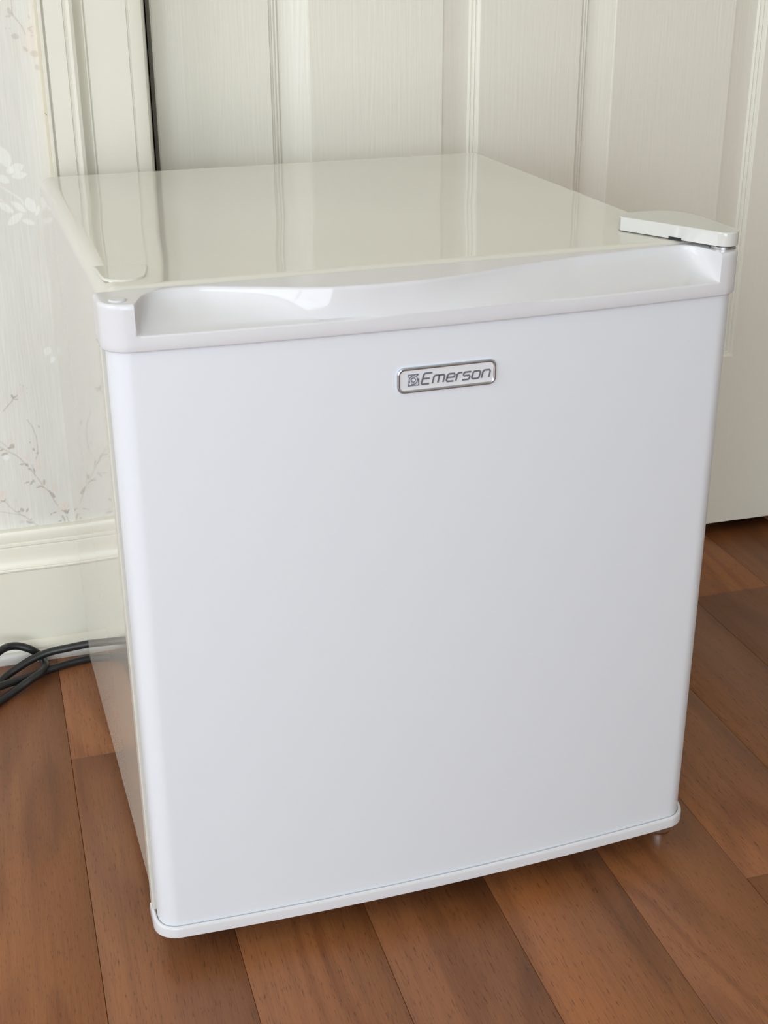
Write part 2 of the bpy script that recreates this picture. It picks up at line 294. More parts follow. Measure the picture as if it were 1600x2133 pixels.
def paper_wall():
    fu = np.arange(-0.34, 0.0245, 0.0008); fw_ = np.arange(0.125, 0.86, 0.0008)
    us = np.concatenate([np.linspace(ROOM_U0, -0.35, 40), fu, [0.03, 0.115], [OPEN_U1 + 0.005], np.linspace(1.05, ROOM_U1, 10)])
    ws = np.concatenate([[0.0, 0.06], fw_, np.linspace(0.88, DOOR_TOP + 0.005, 30), np.linspace(2.15, ROOM_H, 4)])
    U, Wc = np.meshgrid(us, ws, indexing='ij')
    base = np.array(srgb(218, 217, 211)); col = np.ones(U.shape + (3,)) * base
    tones = [np.array(srgb(158, 146, 132)), np.array(srgb(226, 206, 194)), np.array(srgb(238, 240, 236)), np.array(srgb(225, 215, 190))]
    def blend(mask, c):
        col[:] = col * (1 - mask[..., None]) + tones[c] * mask[..., None]
    def win(u, w, r):
        if u - r < -.335 or w + r > .85: return slice(0, 0), slice(0, 0)
        i0, i1 = np.searchsorted(us, [u - r, u + r]); j0, j1 = np.searchsorted(ws, [w - r, w + r]); return slice(i0, i1), slice(j0, j1)
    def loc(sl, mask, c):
        col[sl] = col[sl] * (1 - mask[..., None]) + tones[c] * mask[..., None]
    # the sprays repeat across and up the sheet
    for du, dw in ((0, 0), (-0.165, 0.07), (-0.13, 0.0), (-0.24, -0.04)):
        for u, w, r, c, a in BLOTCHES:
            sl = win(u + du, w + dw, r * 2.2)
            d = ((U[sl] - u - du) ** 2 + (Wc[sl] - w - dw) ** 2) / r ** 2
            loc(sl, a * .75 * np.exp(-d * 1.6), c)
        for u, w, L, T, ang, c, a in LEAVES:
            u += du; w += dw
            sl = win(u, w, L)
            t = math.radians(ang); x = (U[sl] - u) * math.cos(t) + (Wc[sl] - w) * math.sin(t); y = -(U[sl] - u) * math.sin(t) + (Wc[sl] - w) * math.cos(t)
            xx = np.clip(x / (L / 2), -1, 1); half = (T / 2) * (1 - xx ** 2) ** .8 + .00015
            e = .0006
            m_ = np.clip((half - np.abs(y)) / e + .5, 0, 1) * np.clip((L / 2 - np.abs(x)) / e + .5, 0, 1)
            loc(sl, m_ * a, c)
        for wd, c, P in STEMS:
            for (a0, b0), (a1, b1) in zip(P[:-1], P[1:]):
                a0 += du; a1 += du; b0 += dw; b1 += dw
                sl = win((a0 + a1) / 2, (b0 + b1) / 2, .02)
                dx, dy = a1 - a0, b1 - b0; LL = dx * dx + dy * dy + 1e-12
                t = np.clip(((U[sl] - a0) * dx + (Wc[sl] - b0) * dy) / LL, 0, 1)
                d = np.hypot(U[sl] - a0 - t * dx, Wc[sl] - b0 - t * dy)
                loc(sl, np.clip((wd * .75 - d) / .0007 + .55, 0, 1) * (.42 if c == 0 else .5), c)
    # yellowing beside the casing and above the baseboard
    g = .5 * np.exp(-np.maximum(0.0235 - U, 0) / .0035) * (U < .03)
    blend(g, 3)
    # the reeded threads fade the print a little
    nu, nw = U.shape
    co = np.zeros((nu * nw, 3)); co[:, 0] = U.ravel(); co[:, 2] = Wc.ravel()
    I, J = np.meshgrid(np.arange(nu - 1), np.arange(nw - 1), indexing='ij')
    uc = (us[:-1] + us[1:]) / 2; wc = (ws[:-1] + ws[1:]) / 2
    hole = ((uc > 0.115) & (uc < OPEN_U1 + .005))[:, None] & (wc < DOOR_TOP + .005)[None, :]
    I, J = I[~hole], J[~hole]
    a = I * nw + J; F = np.stack([a, a + nw, a + nw + 1, a + 1], 1)
    me = bpy.data.meshes.new('wall_back')
    me.vertices.add(len(co)); me.vertices.foreach_set('co', co.ravel())
    me.loops.add(F.size); me.loops.foreach_set('vertex_index', F.ravel().astype(np.int32))
    me.polygons.add(len(F)); me.polygons.foreach_set('loop_start', np.arange(0, F.size, 4, dtype=np.int32))
    me.update(calc_edges=True)
    at = me.color_attributes.new('print', 'FLOAT_COLOR', 'POINT')
    c4 = np.ones((nu * nw, 4), dtype=np.float32); c4[:, :3] = col.reshape(-1, 3); at.data.foreach_set('color', c4.ravel())
    o = link('wall_back', me, M['paper']); place_room(o); return struct(o)
paper_wall()

# masonry behind the paper, the jamb and the dark closet behind the door
bm = bmesh.new()
box(bm, ROOM_U0 - .1, 0.105, .001, WALL_T, 0, ROOM_H); box(bm, OPEN_U1 + .015, ROOM_U1 + .1, .001, WALL_T, 0, ROOM_H)
box(bm, 0.105, OPEN_U1 + .015, .001, WALL_T, DOOR_TOP + .02, ROOM_H)
o = obj('wall_back_core', bm, M['plain_wall']); place_room(o); struct(o)
bm = bmesh.new()
box(bm, 0.105, OPEN_U0, .0, WALL_T, 0, DOOR_TOP + .01); box(bm, OPEN_U1, OPEN_U1 + .015, 0, WALL_T, 0, DOOR_TOP + .01)
box(bm, 0.105, OPEN_U1 + .015, 0, WALL_T, DOOR_TOP + .008, DOOR_TOP + .02)
box(bm, OPEN_U0, OPEN_U0 + .011, DOOR_V + .037, DOOR_V + .047, 0, DOOR_TOP)       # stops
box(bm, OPEN_U1 - .011, OPEN_U1, DOOR_V + .037, DOOR_V + .047, 0, DOOR_TOP)
o = obj('trim_1', bm, M['trim']); place_room(o); struct(o); tag(o, 'cream painted jamb lining the door opening')
bm = bmesh.new()
cu0, cu1, cv0, cv1 = 0.0, 1.05, WALL_T, .75
for a in ((cu0, cu1, cv1, cv1 + .02, 0, 2.2), (cu0 - .02, cu0, cv0, cv1, 0, 2.2), (cu1, cu1 + .02, cv0, cv1, 0, 2.2), (cu0, cu1, cv0, cv1, 2.2, 2.22)): box(bm, *a)
o = obj('wall_closet', bm, M['closet']); place_room(o); struct(o)

# other walls, ceiling, window behind the camera
def slab(name, m, *bs):
    bm = bmesh.new()
    for b_ in bs: box(bm, *b_)
    o = obj(name, bm, m); place_room(o); return struct(o)
slab('wall_left', M['plain_wall'], (ROOM_U0 - .1, ROOM_U0, ROOM_V0 - .1, SIDE[0], 0, ROOM_H), (ROOM_U0 - .1, ROOM_U0, SIDE[1], 0, 0, ROOM_H),
     (ROOM_U0 - .1, ROOM_U0, SIDE[0], SIDE[1], 0, SIDE[2]), (ROOM_U0 - .1, ROOM_U0, SIDE[0], SIDE[1], SIDE[3], ROOM_H))
slab('wall_right', M['plain_wall'], (ROOM_U1, ROOM_U1 + .1, ROOM_V0 - .1, 0, 0, ROOM_H))
slab('ceiling', M['ceiling'], (ROOM_U0 - .1, ROOM_U1 + .1, ROOM_V0 - .1, WALL_T, ROOM_H, ROOM_H + .1))
slab('wall_front', M['plain_wall'], (ROOM_U0, WIN[0], ROOM_V0 - .1, ROOM_V0, 0, ROOM_H), (WIN[1], ROOM_U1, ROOM_V0 - .1, ROOM_V0, 0, ROOM_H),
     (WIN[0], WIN[1], ROOM_V0 - .1, ROOM_V0, 0, WIN[2]), (WIN[0], WIN[1], ROOM_V0 - .1, ROOM_V0, WIN[3], ROOM_H))
bm = bmesh.new(); t = .045; y0, y1 = ROOM_V0 - .08, ROOM_V0 - .04
box(bm, WIN[0], WIN[1], y0, y1, WIN[2], WIN[2] + t); box(bm, WIN[0], WIN[1], y0, y1, WIN[3] - t, WIN[3])
box(bm, WIN[0], WIN[0] + t, y0, y1, WIN[2] + t, WIN[3] - t); box(bm, WIN[1] - t, WIN[1], y0, y1, WIN[2] + t, WIN[3] - t)
um = (WIN[0] + WIN[1]) / 2; wm = (WIN[2] + WIN[3]) / 2
box(bm, um - .03, um + .03, y0, y1, WIN[2] + t, WIN[3] - t)
box(bm, WIN[0] + t, um - .03, y0, y1, wm - .02, wm + .02); box(bm, um + .03, WIN[1] - t, y0, y1, wm - .02, wm + .02)
o = obj('window_1', bm, M['frame']); place_room(o); struct(o)

bm = bmesh.new(); x0, x1 = ROOM_U0 - .08, ROOM_U0 - .04
box(bm, x0, x1, SIDE[0], SIDE[1], SIDE[2], SIDE[2] + t); box(bm, x0, x1, SIDE[0], SIDE[1], SIDE[3] - t, SIDE[3])
box(bm, x0, x1, SIDE[0], SIDE[0] + t, SIDE[2] + t, SIDE[3] - t); box(bm, x0, x1, SIDE[1] - t, SIDE[1], SIDE[2] + t, SIDE[3] - t)
vm = (SIDE[0] + SIDE[1]) / 2; box(bm, x0, x1, vm - .02, vm + .02, SIDE[2] + t, SIDE[3] - t)
o = obj('added_window_2', bm, M['frame']); place_room(o); struct(o)  # frame of the added side window

# ---- floor: every strip of wood a piece of its own
fl = empty('floor'); place_room(fl); struct(fl)
bm = bmesh.new(); box(bm, ROOM_U0, ROOM_U1, ROOM_V0, .75, -.03, -.0105)
obj('subfloor', bm, M['dark'], fl)
SEAMS = [-.025, .079, .183, .2855, .389, .491, .5905, .690, .790]
while SEAMS[0] > ROOM_U0 + .05: SEAMS.insert(0, round(SEAMS[0] - .103, 4))
while SEAMS[-1] < ROOM_U1 - .05: SEAMS.append(round(SEAMS[-1] + .101, 4))
rng = random.Random(5)
KNOWN = {-.025: -.225, .690: -.101, .491: -.5586}
far = []
def plank_bm(bm, u0, u1, v0, v1):
    g = .00015
    box(bm, u0 + g, u1 - g, v0 + g, v1 - g, -.010, 0.0, .00035, 1)
for u0, u1 in zip(SEAMS[:-1], SEAMS[1:]):
    v = ROOM_V0; cuts = []
    k = KNOWN.get(u0)
    if k is not None:
        cuts = [k - 1.9, k - 1.25, k - .62, k, k + .66]
    elif -.13 < u0 < .8: cuts = [-2.6, -1.95, -1.25 + rng.uniform(-.1, .1), rng.uniform(-.06, .0) if .1 < u0 < .45 else .42, .6]
    else:
        c = -3.0 + rng.uniform(0, .5)
        while c < .7: cuts.append(c); c += rng.uniform(.45, .95)
    cuts = [ROOM_V0] + sorted(c for c in cuts if ROOM_V0 + .05 < c < .7) + [.74]
    for a, b_ in zip(cuts[:-1], cuts[1:]):
        if u1 < -1.0 or u0 > 1.6 or b_ < -1.9: far.append((u0, u1, a, b_)); continue
        bm = bmesh.new(); plank_bm(bm, u0, u1, a, b_)
        obj('plank', bm, M['wood'], fl, sharp=60)
bm = bmesh.new()
for f_ in far: plank_bm(bm, *f_)
tag(obj('distant_planks', bm, M['wood'], fl, sharp=60), kind='stuff')

# ---- baseboard and shoe moulding
BASE = [(0, .1432), (-.004, .1436), (-.0075, .1425), (-.0090, .139), (-.0092, .1325), (-.0086, .1305), (-.0098, .1295), (-.0100, .1270), (-.0093, .1258),
        (-.0098, .1238), (-.0100, .1180), (-.0106, .1110), (-.0122, .1060), (-.0140, .1038), (-.0152, .1035), (-.0158, .1024), (-.0156, .1008), (-.0146, .0998), (-.0143, .0980), (-.0143, .012), (0, .012)]
SHOE_UP = [(-.0140, .0185), (-.0150, .0192), (-.0175, .0186), (-.0205, .0160), (-.0222, .0128), (-.0225, .0110), (-.0140, .0110)]
SHOE = [(0, .0110), (-.0225, .0110), (-.0262, .0107), (-.0283, .0092), (-.0292, .0070), (-.0295, .0045), (-.0295, .0), (0, 0)]
def runs(name_root, label_side, a, b_):
    bm = bmesh.new(); extrude_profile(bm, BASE, a, b_)
    o = obj(name_root, bm, M['base'], sharp=25); place_room(o); struct(o)
    bm = bmesh.new(); extrude_profile(bm, SHOE_UP, a, b_); q = obj('shoe_moulding', bm, M['base'], o, sharp=30)
    bm = bmesh.new(); extrude_profile(bm, SHOE, a, b_); q = obj('floor_strip', bm, M['shoe'], o, sharp=30)
runs('baseboard_left', '', ROOM_U0, 0.0235)
runs('baseboard_right', '', OPEN_U1 + .112, ROOM_U1)

# ---- door casing, profile measured across u
CAS = [(.0235, 0), (.0235, -.0195), (.0245, -.0208), (.0268, -.0208), (.0278, -.0198), (.0280, -.0172), (.0290, -.0172), (.0293, -.0192),
       (.0455, -.0196), (.0462, -.0180), (.0472, -.0180), (.0490, -.0206), (.0515, -.0214), (.0545, -.0204), (.0572, -.0166), (.0600, -.0128), (.0630, -.0108),
       (.0640, -.0108), (.0648, -.0098), (.0655, -.0136), (.1020, -.0140), (.1027, -.0122), (.1036, -.0122), (.1044, -.0142), (.1120, -.0142), (.1160, -.0132), (.1180, -.0104), (.1186, -.006), (.1186, 0)]
def casing(name, pts, m):
    bm = bmesh.new(); extrude_profile(bm, pts, 0, DOOR_TOP + .09, 'w')
    o = obj(name, bm, m, sharp=22); place_room(o); return struct(o)
cL = casing('trim_2', CAS, M['trim']); tag(cL, 'moulded cream door casing between wallpaper and door')
bm = bmesh.new()
extrude_profile(bm, [(.0222, 0), (.0220, -.0040), (.0226, -.0150), (.0236, -.0200), (.0236, 0)], .1436, .5562, 'w')
extrude_profile(bm, [(.0222, 0), (.0220, -.0040), (.0226, -.0150), (.0236, -.0200), (.0236, 0)], .5572, DOOR_TOP, 'w')
tag(obj('caulk_bead', bm, M['caulk'], cL), 'yellowed caulk bead along the casing edge')
casing('trim_3', [(OPEN_U1 + OPEN_U0 - u, v) for u, v in CAS], M['trim'])
bm = bmesh.new(); box(bm, .0235, OPEN_U1 + .0965, -.018, 0, DOOR_TOP + .0095, DOOR_TOP + .105, .003, 2)
o = obj('trim_4', bm, M['trim']); place_room(o); struct(o)

# ---- six panel door leaf
dr = empty('door_1'); place_room(dr); struct(dr); tag(dr, 'closed cream six-panel door with wood grain behind the fridge')
PU = [(.2468, .4686), (.5808, .8026)]
PW = [(.236, .845), (.985, 1.58), (1.695, 1.915)]
DB = .0148
bm = bmesh.new()
us = [DOOR_U0, PU[0][0], PU[0][1], PU[1][0], PU[1][1], DOOR_U1]; ws = [DB, PW[0][0], PW[0][1], PW[1][0], PW[1][1], PW[2][0], PW[2][1], DOOR_TOP]
Vv = [[bm.verts.new((u, DOOR_V, w)) for w in ws] for u in us]
for i in range(5):
    for j in range(7):
        if i in (1, 3) and j in (1, 3, 5): continue
        bm.faces.new((Vv[i][j], Vv[i + 1][j], Vv[i + 1][j + 1], Vv[i][j + 1]))
Bk = [bm.verts.new((u, DOOR_V + .035, w)) for u, w in ((us[0], ws[0]), (us[-1], ws[0]), (us[-1], ws[-1]), (us[0], ws[-1]))]
bm.faces.new(Bk[::-1])
bm.faces.new([Vv[i][0] for i in range(6)] + [Bk[1], Bk[0]])
bm.faces.new([Vv[5][j] for j in range(8)] + [Bk[2], Bk[1]])
bm.faces.new([Vv[i][7] for i in range(5, -1, -1)] + [Bk[3], Bk[2]])
bm.faces.new([Vv[0][j] for j in range(7, -1, -1)] + [Bk[0], Bk[3]])
bmesh.ops.recalc_face_normals(bm, faces=bm.faces)
outer = [e for e in bm.edges if len(e.link_faces) == 2 and e.calc_face_angle(0) > 1]
bmesh.ops.bevel(bm, geom=outer, offset=.0012, segments=2, affect='EDGES')
obj('door_frame', bm, M['door'], dr, sharp=25)
RING = [(0, 0), (.0010, .0013), (.0028, .0020), (.0036, .0036), (.0048, .0030), (.0062, .0036), (.0070, .0056), (.0086, .0050), (.0098, .0058),
        (.0106, .0070), (.0150, .0070), (.0220, .0058), (.0300, .0038), (.0395, .0021), (.0402, .0008), (.0415, .0005)]
for a0, a1 in PU:
    for b0, b1 in PW:
        bm = bmesh.new(); rows = []
        for off, dep in RING:
            rows.append([(a0 + off, DOOR_V + dep, b0 + off), (a1 - off, DOOR_V + dep, b0 + off), (a1 - off, DOOR_V + dep, b1 - off), (a0 + off, DOOR_V + dep, b1 - off)])
        V = grid(bm, rows, True); bm.faces.new(V[-1])
        o = obj('panel', bm, M['door'], dr, sharp=14)

# ---------------------------------------------------------------- the fridge
FR = empty('mini_fridge')
tag(FR, 'white compact refrigerator with scooped handle along the door top, standing on the wooden floor', 'refrigerator')
W, H, DB_, Z0 = .445, .5079, .4594, .0157
BX0, BX1, BY0 = .0058, .4372, .0365
DR = .017                                        # vertical corner radius of the door
def front_outline(inset=0.0, n_arc=14, n_mid=70, back=.018):
    """plan outline of the bowed door front, left back -> front -> right back, with outward normals"""
    P = []
    r = DR - inset
    P.append((inset, back))
    for i in range(n_arc + 1):
        a = math.pi + (math.pi / 2) * i / n_arc
        P.append((DR + r * math.cos(a), DR + r * math.sin(a)))
    for i in range(1, n_mid):
        x = DR + (W - 2 * DR) * i / n_mid; P.append((x, inset))
    for i in range(n_arc + 1):
        a = 1.5 * math.pi + (math.pi / 2) * i / n_arc
        P.append((W - DR + r * math.cos(a), DR + r * math.sin(a)))
    P.append((W - inset, back))
    out = []
    for x, y in P:
        t = (x - W / 2) / (W / 2 - .009)
        out.append((x, y - .008 * max(0.0, 1 - t * t)))
    return out
def normals(P):
    N = []
    for i in range(len(P)):
        a = Vector(P[max(i - 1, 0)]); b = Vector(P[min(i + 1, len(P) - 1)]); d = (b - a).normalized()
        N.append(Vector((d.y, -d.x)))
    N[0] = Vector((-1, 0)); N[-1] = Vector((1, 0))
    return N

# body: sheet wrapper with rounded top side edges
def wave(x, y):                                 # the thin sheet is not quite flat
    e = min(1, max(0, (x - .025) / .05), max(0, (.418 - x) / .05)) * min(1, max(0, (y - .045) / .04), max(0, (.455 - y) / .04))
    return .00042 * e * math.sin(17 * x + .7) * math.sin(2 * math.pi * (y - .03) / .26)
def body():
    bm = bmesh.new(); R1 = .011
    def section(y, ins, rr):
        P = [(BX0 + ins, y, Z0 + ins * .3), (BX0 + ins, y, H - rr - .0015)]
        for i in range(11):
            a = math.pi - (math.pi / 2) * i / 10; P.append((BX0 + rr + (rr - ins) * math.cos(a), y, H - rr + (rr - ins) * math.sin(a)))
        for i in [.08] + list(range(1, 24)) + [23.92]:
            x = BX0 + rr + (BX1 - BX0 - 2 * rr) * i / 24; P.append((x, y, H - ins + wave(x, y)))
        for i in range(11):
            a = math.pi / 2 - (math.pi / 2) * i / 10; P.append((BX1 - rr + (rr - ins) * math.cos(a), y, H - rr + (rr - ins) * math.sin(a)))
        P.append((BX1 - ins, y, H - rr - .0015)); P.append((BX1 - ins, y, Z0 + ins * .3)); return P
    ys = []
    for i in range(7):
        a = (math.pi / 2) * i / 6; ys.append((BY0 + .0045 * (1 - math.sin(a)), .0045 * (1 - math.cos(a))))
    ys = ys[::-1]                                  # front edge rounding
    st = [(BY0 + .006 - .006 * math.sin(math.pi / 2 * (1 - i / 6)), .006 * (1 - math.cos(math.pi / 2 * (1 - i / 6)))) for i in range(7)]
    st += [(BY0 + .0072, 0)] + [(.06 + .39 * i / 24, 0) for i in range(24)] + [(DB_ - .0015, 0), (DB_ - .0005, 0), (DB_ - .0001, .0001), (DB_, .0005)]
    rows = [section(y, ins, R1) for y, ins in st]
    V = grid(bm, rows)
    bm.faces.new(V[0]); bm.faces.new(V[-1][::-1])
    for i in range(len(V) - 1): bm.faces.new((V[i][0], V[i + 1][0], V[i + 1][-1], V[i][-1]))
    return obj('body', bm, M['steel_white'], FR, sharp=40)
body()

# low raised pad on the top sheet, mirror place of the hinge
def pad():
    pts = [(.0085, .0990), (.0088, .0900), (.0098, .0640), (.0108, .0575), (.0140, .0535), (.0212, .0503), (.0290, .0512), (.0352, .0550), (.0378, .0610), (.0434, .0835), (.0450, .0990)]
    bm = bmesh.new(); c = Vector((.0255, .088))
    def top(y): return H + .0013 * max(0.0, min(1.0, (.0985 - y) / .045))
    rows = [[(x, y, H - .0004) for x, y in pts]]
    for k in (.2, .5, .8, 1.0):
        row = []
        for x, y in pts:
            q = Vector((x, y)); d = (c - q); d = d / d.length * (.0016 * k); h = H + (top(y) - H) * math.sin(k * math.pi / 2) - .00005 * (1 - k)
            row.append((x + d.x, y + d.y, h))
        rows.append(row)
    V = grid(bm, rows, True); bm.faces.new(V[-1])
    o = obj('hinge_hole_pad', bm, M['steel_white'], FR, sharp=50)
    tag(o, 'low raised pad covering the spare hinge position')
pad()

# gasket between door and body
bm = bmesh.new(); box(bm, .0105, W - .0125, .0285, BY0 + .001, .034, H - .012, .001, 1)
tag(obj('door_gasket', bm, M['gasket'], FR), 'grey rubber seal between door and body')

DOOR = FR
# painted front sheet of the door
def door_panel():
    z0, z1 = .0290, .4770; P = front_outline(.003, back=.0178); bm = bmesh.new()
    rows = []
    for z in np.linspace(z0, z1, 12): rows.append([(x, y, float(z)) for x, y in P])
    V = grid(bm, rows); bm.faces.new(V[0]); bm.faces.new(V[-1][::-1])
    for i in range(len(V) - 1): bm.faces.new((V[i][0], V[i][-1], V[i + 1][-1], V[i + 1][0]))
    return obj('door_panel', bm, M['front_white'], DOOR, sharp=50)
DP = door_panel()
bm = bmesh.new(); box(bm, .0004, W - .0004, .0212, .0315, .036, .4765, .0012, 2)
tag(obj('door_liner', bm, M['liner'], DOOR), 'cream plastic inner edge of the door')

# top cap with the scooped finger grip
DT = [(.0, 0), (.0205, 0), (.0225, .004), (.0255, .014), (.0300, .0235), (.0390, .0300), (.0500, .0330), (.0690, .0325), (.0850, .0265), (.1055, .0190), (.1250, .0115), (.1446, .0065), (.1700, .0040), (.2038, .0050),
      (.2240, .0080), (.2440, .0125), (.2830, .0215), (.3216, .0285), (.3589, .0320), (.3833, .0335), (.4020, .0338), (.4130, .0325), (.4190, .0270), (.4222, .0160), (.4245, 0), (.445, 0)]
DBOT = [(0, 0), (.0205, 0), (.0260, .0055), (.06, .0062), (.12, .0050), (.15, .0032), (.175, .0006), (.19, .0), (.28, .0), (.300, .0012), (.325, .0042), (.36, .0055), (.415, .0058), (.4230, .003), (.4245, 0), (.445, 0)]
def interp(T, x):
    xs = [a for a, _ in T]; return float(np.interp(x, xs, [b for _, b in T]))
def smooth(T, x, h=.0035):
    if x < .0215 or x > .4235: return interp(T, x)
    hh = min(h, (x - .0212) * .6, (.4238 - x) * .6)
    return sum(interp(T, x + hh * k) * w_ for k, w_ in ((-1, .2), (-.5, .2), (0, .2), (.5, .2), (1, .2)))
def door_cap():
    P0 = front_outline(0, 16, 10, back=.0345)
    arcL = P0[:17]; arcR = P0[-17:]
    xs = sorted(set([round(a, 5) for a in np.concatenate([np.linspace(.0195, .032, 15), np.linspace(.034, .41, 120), np.linspace(.411, .4255, 15)])]))
    def yf(x):
        r = DR; t = (x - W / 2) / (W / 2 - .009); b = .008 * max(0, 1 - t * t); y = 0
        if x < r: y = r - math.sqrt(max(0, r * r - (r - x) ** 2))
        if x > W - r: y = r - math.sqrt(max(0, r * r - (x - W + r) ** 2))
        return y - b
    P = [p for p in arcL if p[0] < .019] + [(x, yf(x)) for x in xs] + [p for p in arcR if p[0] > .426]
    N = normals(P); bm = bmesh.new(); ZB, ZL, ZT = .4760, .4862, .5062
    cols = []
    for (x, y), nn in zip(P, N):
        dt = smooth(DT, x); db = smooth(DBOT, x); c = []
        inw = -nn
        c.append((x + inw.x * .0010, y + inw.y * .0010, ZB)); c.append((x, y, ZB + .0012)); c.append((x, y, (ZB + ZL) / 2)); c.append((x, y, ZL - .0014))
        pocket = min(1.0, dt / .004) if dt > 0 else 0
        c.append((x, y + .0005 * pocket * min(1, db / .002), ZL - .0004)); c.append((x, y + min(.0014, db * .4) * pocket, ZL))
        c.append((x, y + db, ZL + .0003 + .0004 * pocket))
        for k in (.08, .2, .35, .5, .65, .8, .92, 1.0):
            f = (k ** .85) ; z = ZL + .0009 + (ZT - .0026 - ZL - .0009) * k
            c.append((x, y + db + (dt - db) * (1 - (1 - f) ** 1.35), z))
        for a in (30, 60, 90):
            rr = .0022; s, co_ = math.sin(math.radians(a)), math.cos(math.radians(a))
            c.append((x + inw.x * rr * (1 - co_), y + dt + inw.y * rr * (1 - co_), ZT - rr + rr * s))
        cols.append(c)
    V = [[bm.verts.new(q) for q in c] for c in cols]
    for i in range(len(V) - 1):
        for j in range(len(V[i]) - 1): bm.faces.new((V[i][j], V[i + 1][j], V[i + 1][j + 1], V[i][j + 1]))
    YB = .0345 + .003
    # flat top: bridge each column straight back to the rear edge
    back_t, back_b = [], []
    for i, c in enumerate(V):
        x = min(max(c[-1].co.x, .0012), W - .0012)
        back_t.append(bm.verts.new((x, .0352, ZT))); back_b.append(bm.verts.new((x, .0352, ZB)))
    for i in range(len(V) - 1):
        bm.faces.new((V[i][-1], V[i + 1][-1], back_t[i + 1], back_t[i]))
        bm.faces.new((back_t[i], back_t[i + 1], back_b[i + 1], back_b[i]))
        bm.faces.new((V[i][0], back_b[i], back_b[i + 1], V[i + 1][0]))
    bm.faces.new(V[0] + [back_t[0], back_b[0]]); bm.faces.new(V[-1][::-1] + [back_b[-1], back_t[-1]])
    bmesh.ops.remove_doubles(bm, verts=bm.verts, dist=1e-6)
    o = obj('handle_cap', bm, M['plastic_white'], DOOR, sharp=48)
    return tag(o, 'glossy white plastic top rail of the door with scooped finger grip')
CAP = door_cap()
bm = bmesh.new(); lathe(bm, [(.0056, .5055), (.0056, .5066), (.0052, .5070), (.0046, .5072), (.0001, .5072)], .0125, .0125, 28)
tag(obj('screw_plug', bm, M['plastic_white'], CAP), 'small round plug on the left end of the door top')

# bottom trim that wraps the corners and rises at its ends
def bottom_trim():
    P = front_outline(0.0, 18, 60, back=.030); P = [(x, y) for x, y in P]; N = normals(P); bm = bmesh.new(); cols = []
    for (x, y), nn in zip(P, N):
        e = min(x, W - x); rise = 0.0
        yy = y if e < .02 else 0
        rise = .0045 * max(0.0, min(1.0, (yy - .004) / .022)) ** 1.2
        zt = .0328 + rise; zb = .0223 + .0015 * max(0.0, min(1.0, (yy - .01) / .02)); i = -nn; o_ = .0006
        cols.append([(x + i.x * .0035, y + i.y * .0035, zb), (x + i.x * .0012 , y + i.y * .0012, zb + .0002), (x - i.x * o_, y - i.y * o_, zb + .0016), (x - i.x * o_, y - i.y * o_, zt - .002),
                     (x + i.x * .0004, y + i.y * .0004, zt - .0005), (x + i.x * .0014, y + i.y * .0014, zt), (x + i.x * .0024, y + i.y * .0024, zt - .0004), (x + i.x * .0030, y + i.y * .0030, zt - .004)])
    V = [[bm.verts.new(q) for q in c] for c in cols]
    for i in range(len(V) - 1):
        for j in range(8): bm.faces.new((V[i][j], V[i + 1][j], V[i + 1][(j + 1) % 8], V[i][(j + 1) % 8]))
    bm.faces.new(V[0]); bm.faces.new(V[-1][::-1])
    # flat underside tray
    T = [bm.verts.new((v[0].co.x, v[0].co.y, .0240)) for v in V]; T2 = [bm.verts.new((v[0].co.x, v[0].co.y, .0290)) for v in V]
    bm.faces.new(T); bm.faces.new(T2[::-1])
    for i in range(len(T)): bm.faces.new((T[i], T2[i], T2[(i + 1) % len(T)], T[(i + 1) % len(T)]))
    return tag(obj('bottom_rail', bm, M['plastic_white'], DOOR, sharp=45), 'white plastic rail wrapping the bottom of the door')
bottom_trim()

# hinge cover on the right
def hinge():
    z0, z1 = H + .0008, H + .0106
    A, B = Vector((.3885, .0805)), Vector((.4263, .0117))
    pts = [(A.x, A.y)]
    # rounded nose over the door corner
    c, r = Vector((.4352, .0158)), .0098
    for i in range(15):
        a = math.radians(205 + (360 - 205) * i / 14); pts.append((c.x + r * math.cos(a), c.y + r * math.sin(a)))
    pts += [(.4450, .030), (.4448, .060), (.4430, .0730), (.4390, .0830), (.4320, .0900), (.4220, .0940), (.4080, .0945), (.3950, .0915), (.3900, .0860)]
    bm = bmesh.new()
    def ring(ins, z):
        cc = Vector((.425, .055)); R_ = []
        for x, y in pts:
            d = cc - Vector((x, y)); d = d / d.length * ins; R_.append((x + d.x, y + d.y, z))
        return R_
    rows = [ring(.0012, z0 + .0024), ring(.0, z0), ring(0, z0 + .004), ring(0, z1 - .0012), ring(.0003, z1 - .0005), ring(.0011, z1)]
    # underside notch stays uncut; a dark block stands in for its shade
    V = grid(bm, rows, True); bm.faces.new(V[-1]); bm.faces.new(V[0][::-1])
    o = tag(obj('hinge_cover', bm, M['cover_white'], FR, sharp=40), 'wedge-shaped white plastic cover over the top hinge')
    bm = bmesh.new()
    d = (B - A).normalized(); n_ = Vector((-d.y, d.x)); n_ = n_ if n_.y < 0 else -n_
    p0 = A + d * ((B - A).length * .52); p1 = A + d * ((B - A).length * .65)
    q = [p0 + n_ * .0004, p1 + n_ * .0004, p1 - n_ * .006, p0 - n_ * .006]
    prism(bm, [(v.x, v.y) for v in q], H + .0002, H + .0022)
    tag(obj('hinge_notch_shade', bm, M['dark'], o), 'small dark block standing in for the shaded slot under the hinge cover')
    bm = bmesh.new(); lathe(bm, [(.0085, .5058), (.0092, .5063), (.0092, .5082), (.0085, .5086), (.0, .5086)], .4345, .0158, 30)
    tag(obj('hinge_washer', bm, M['washer'], o), 'bright metal washer on the hinge pin')
hinge()

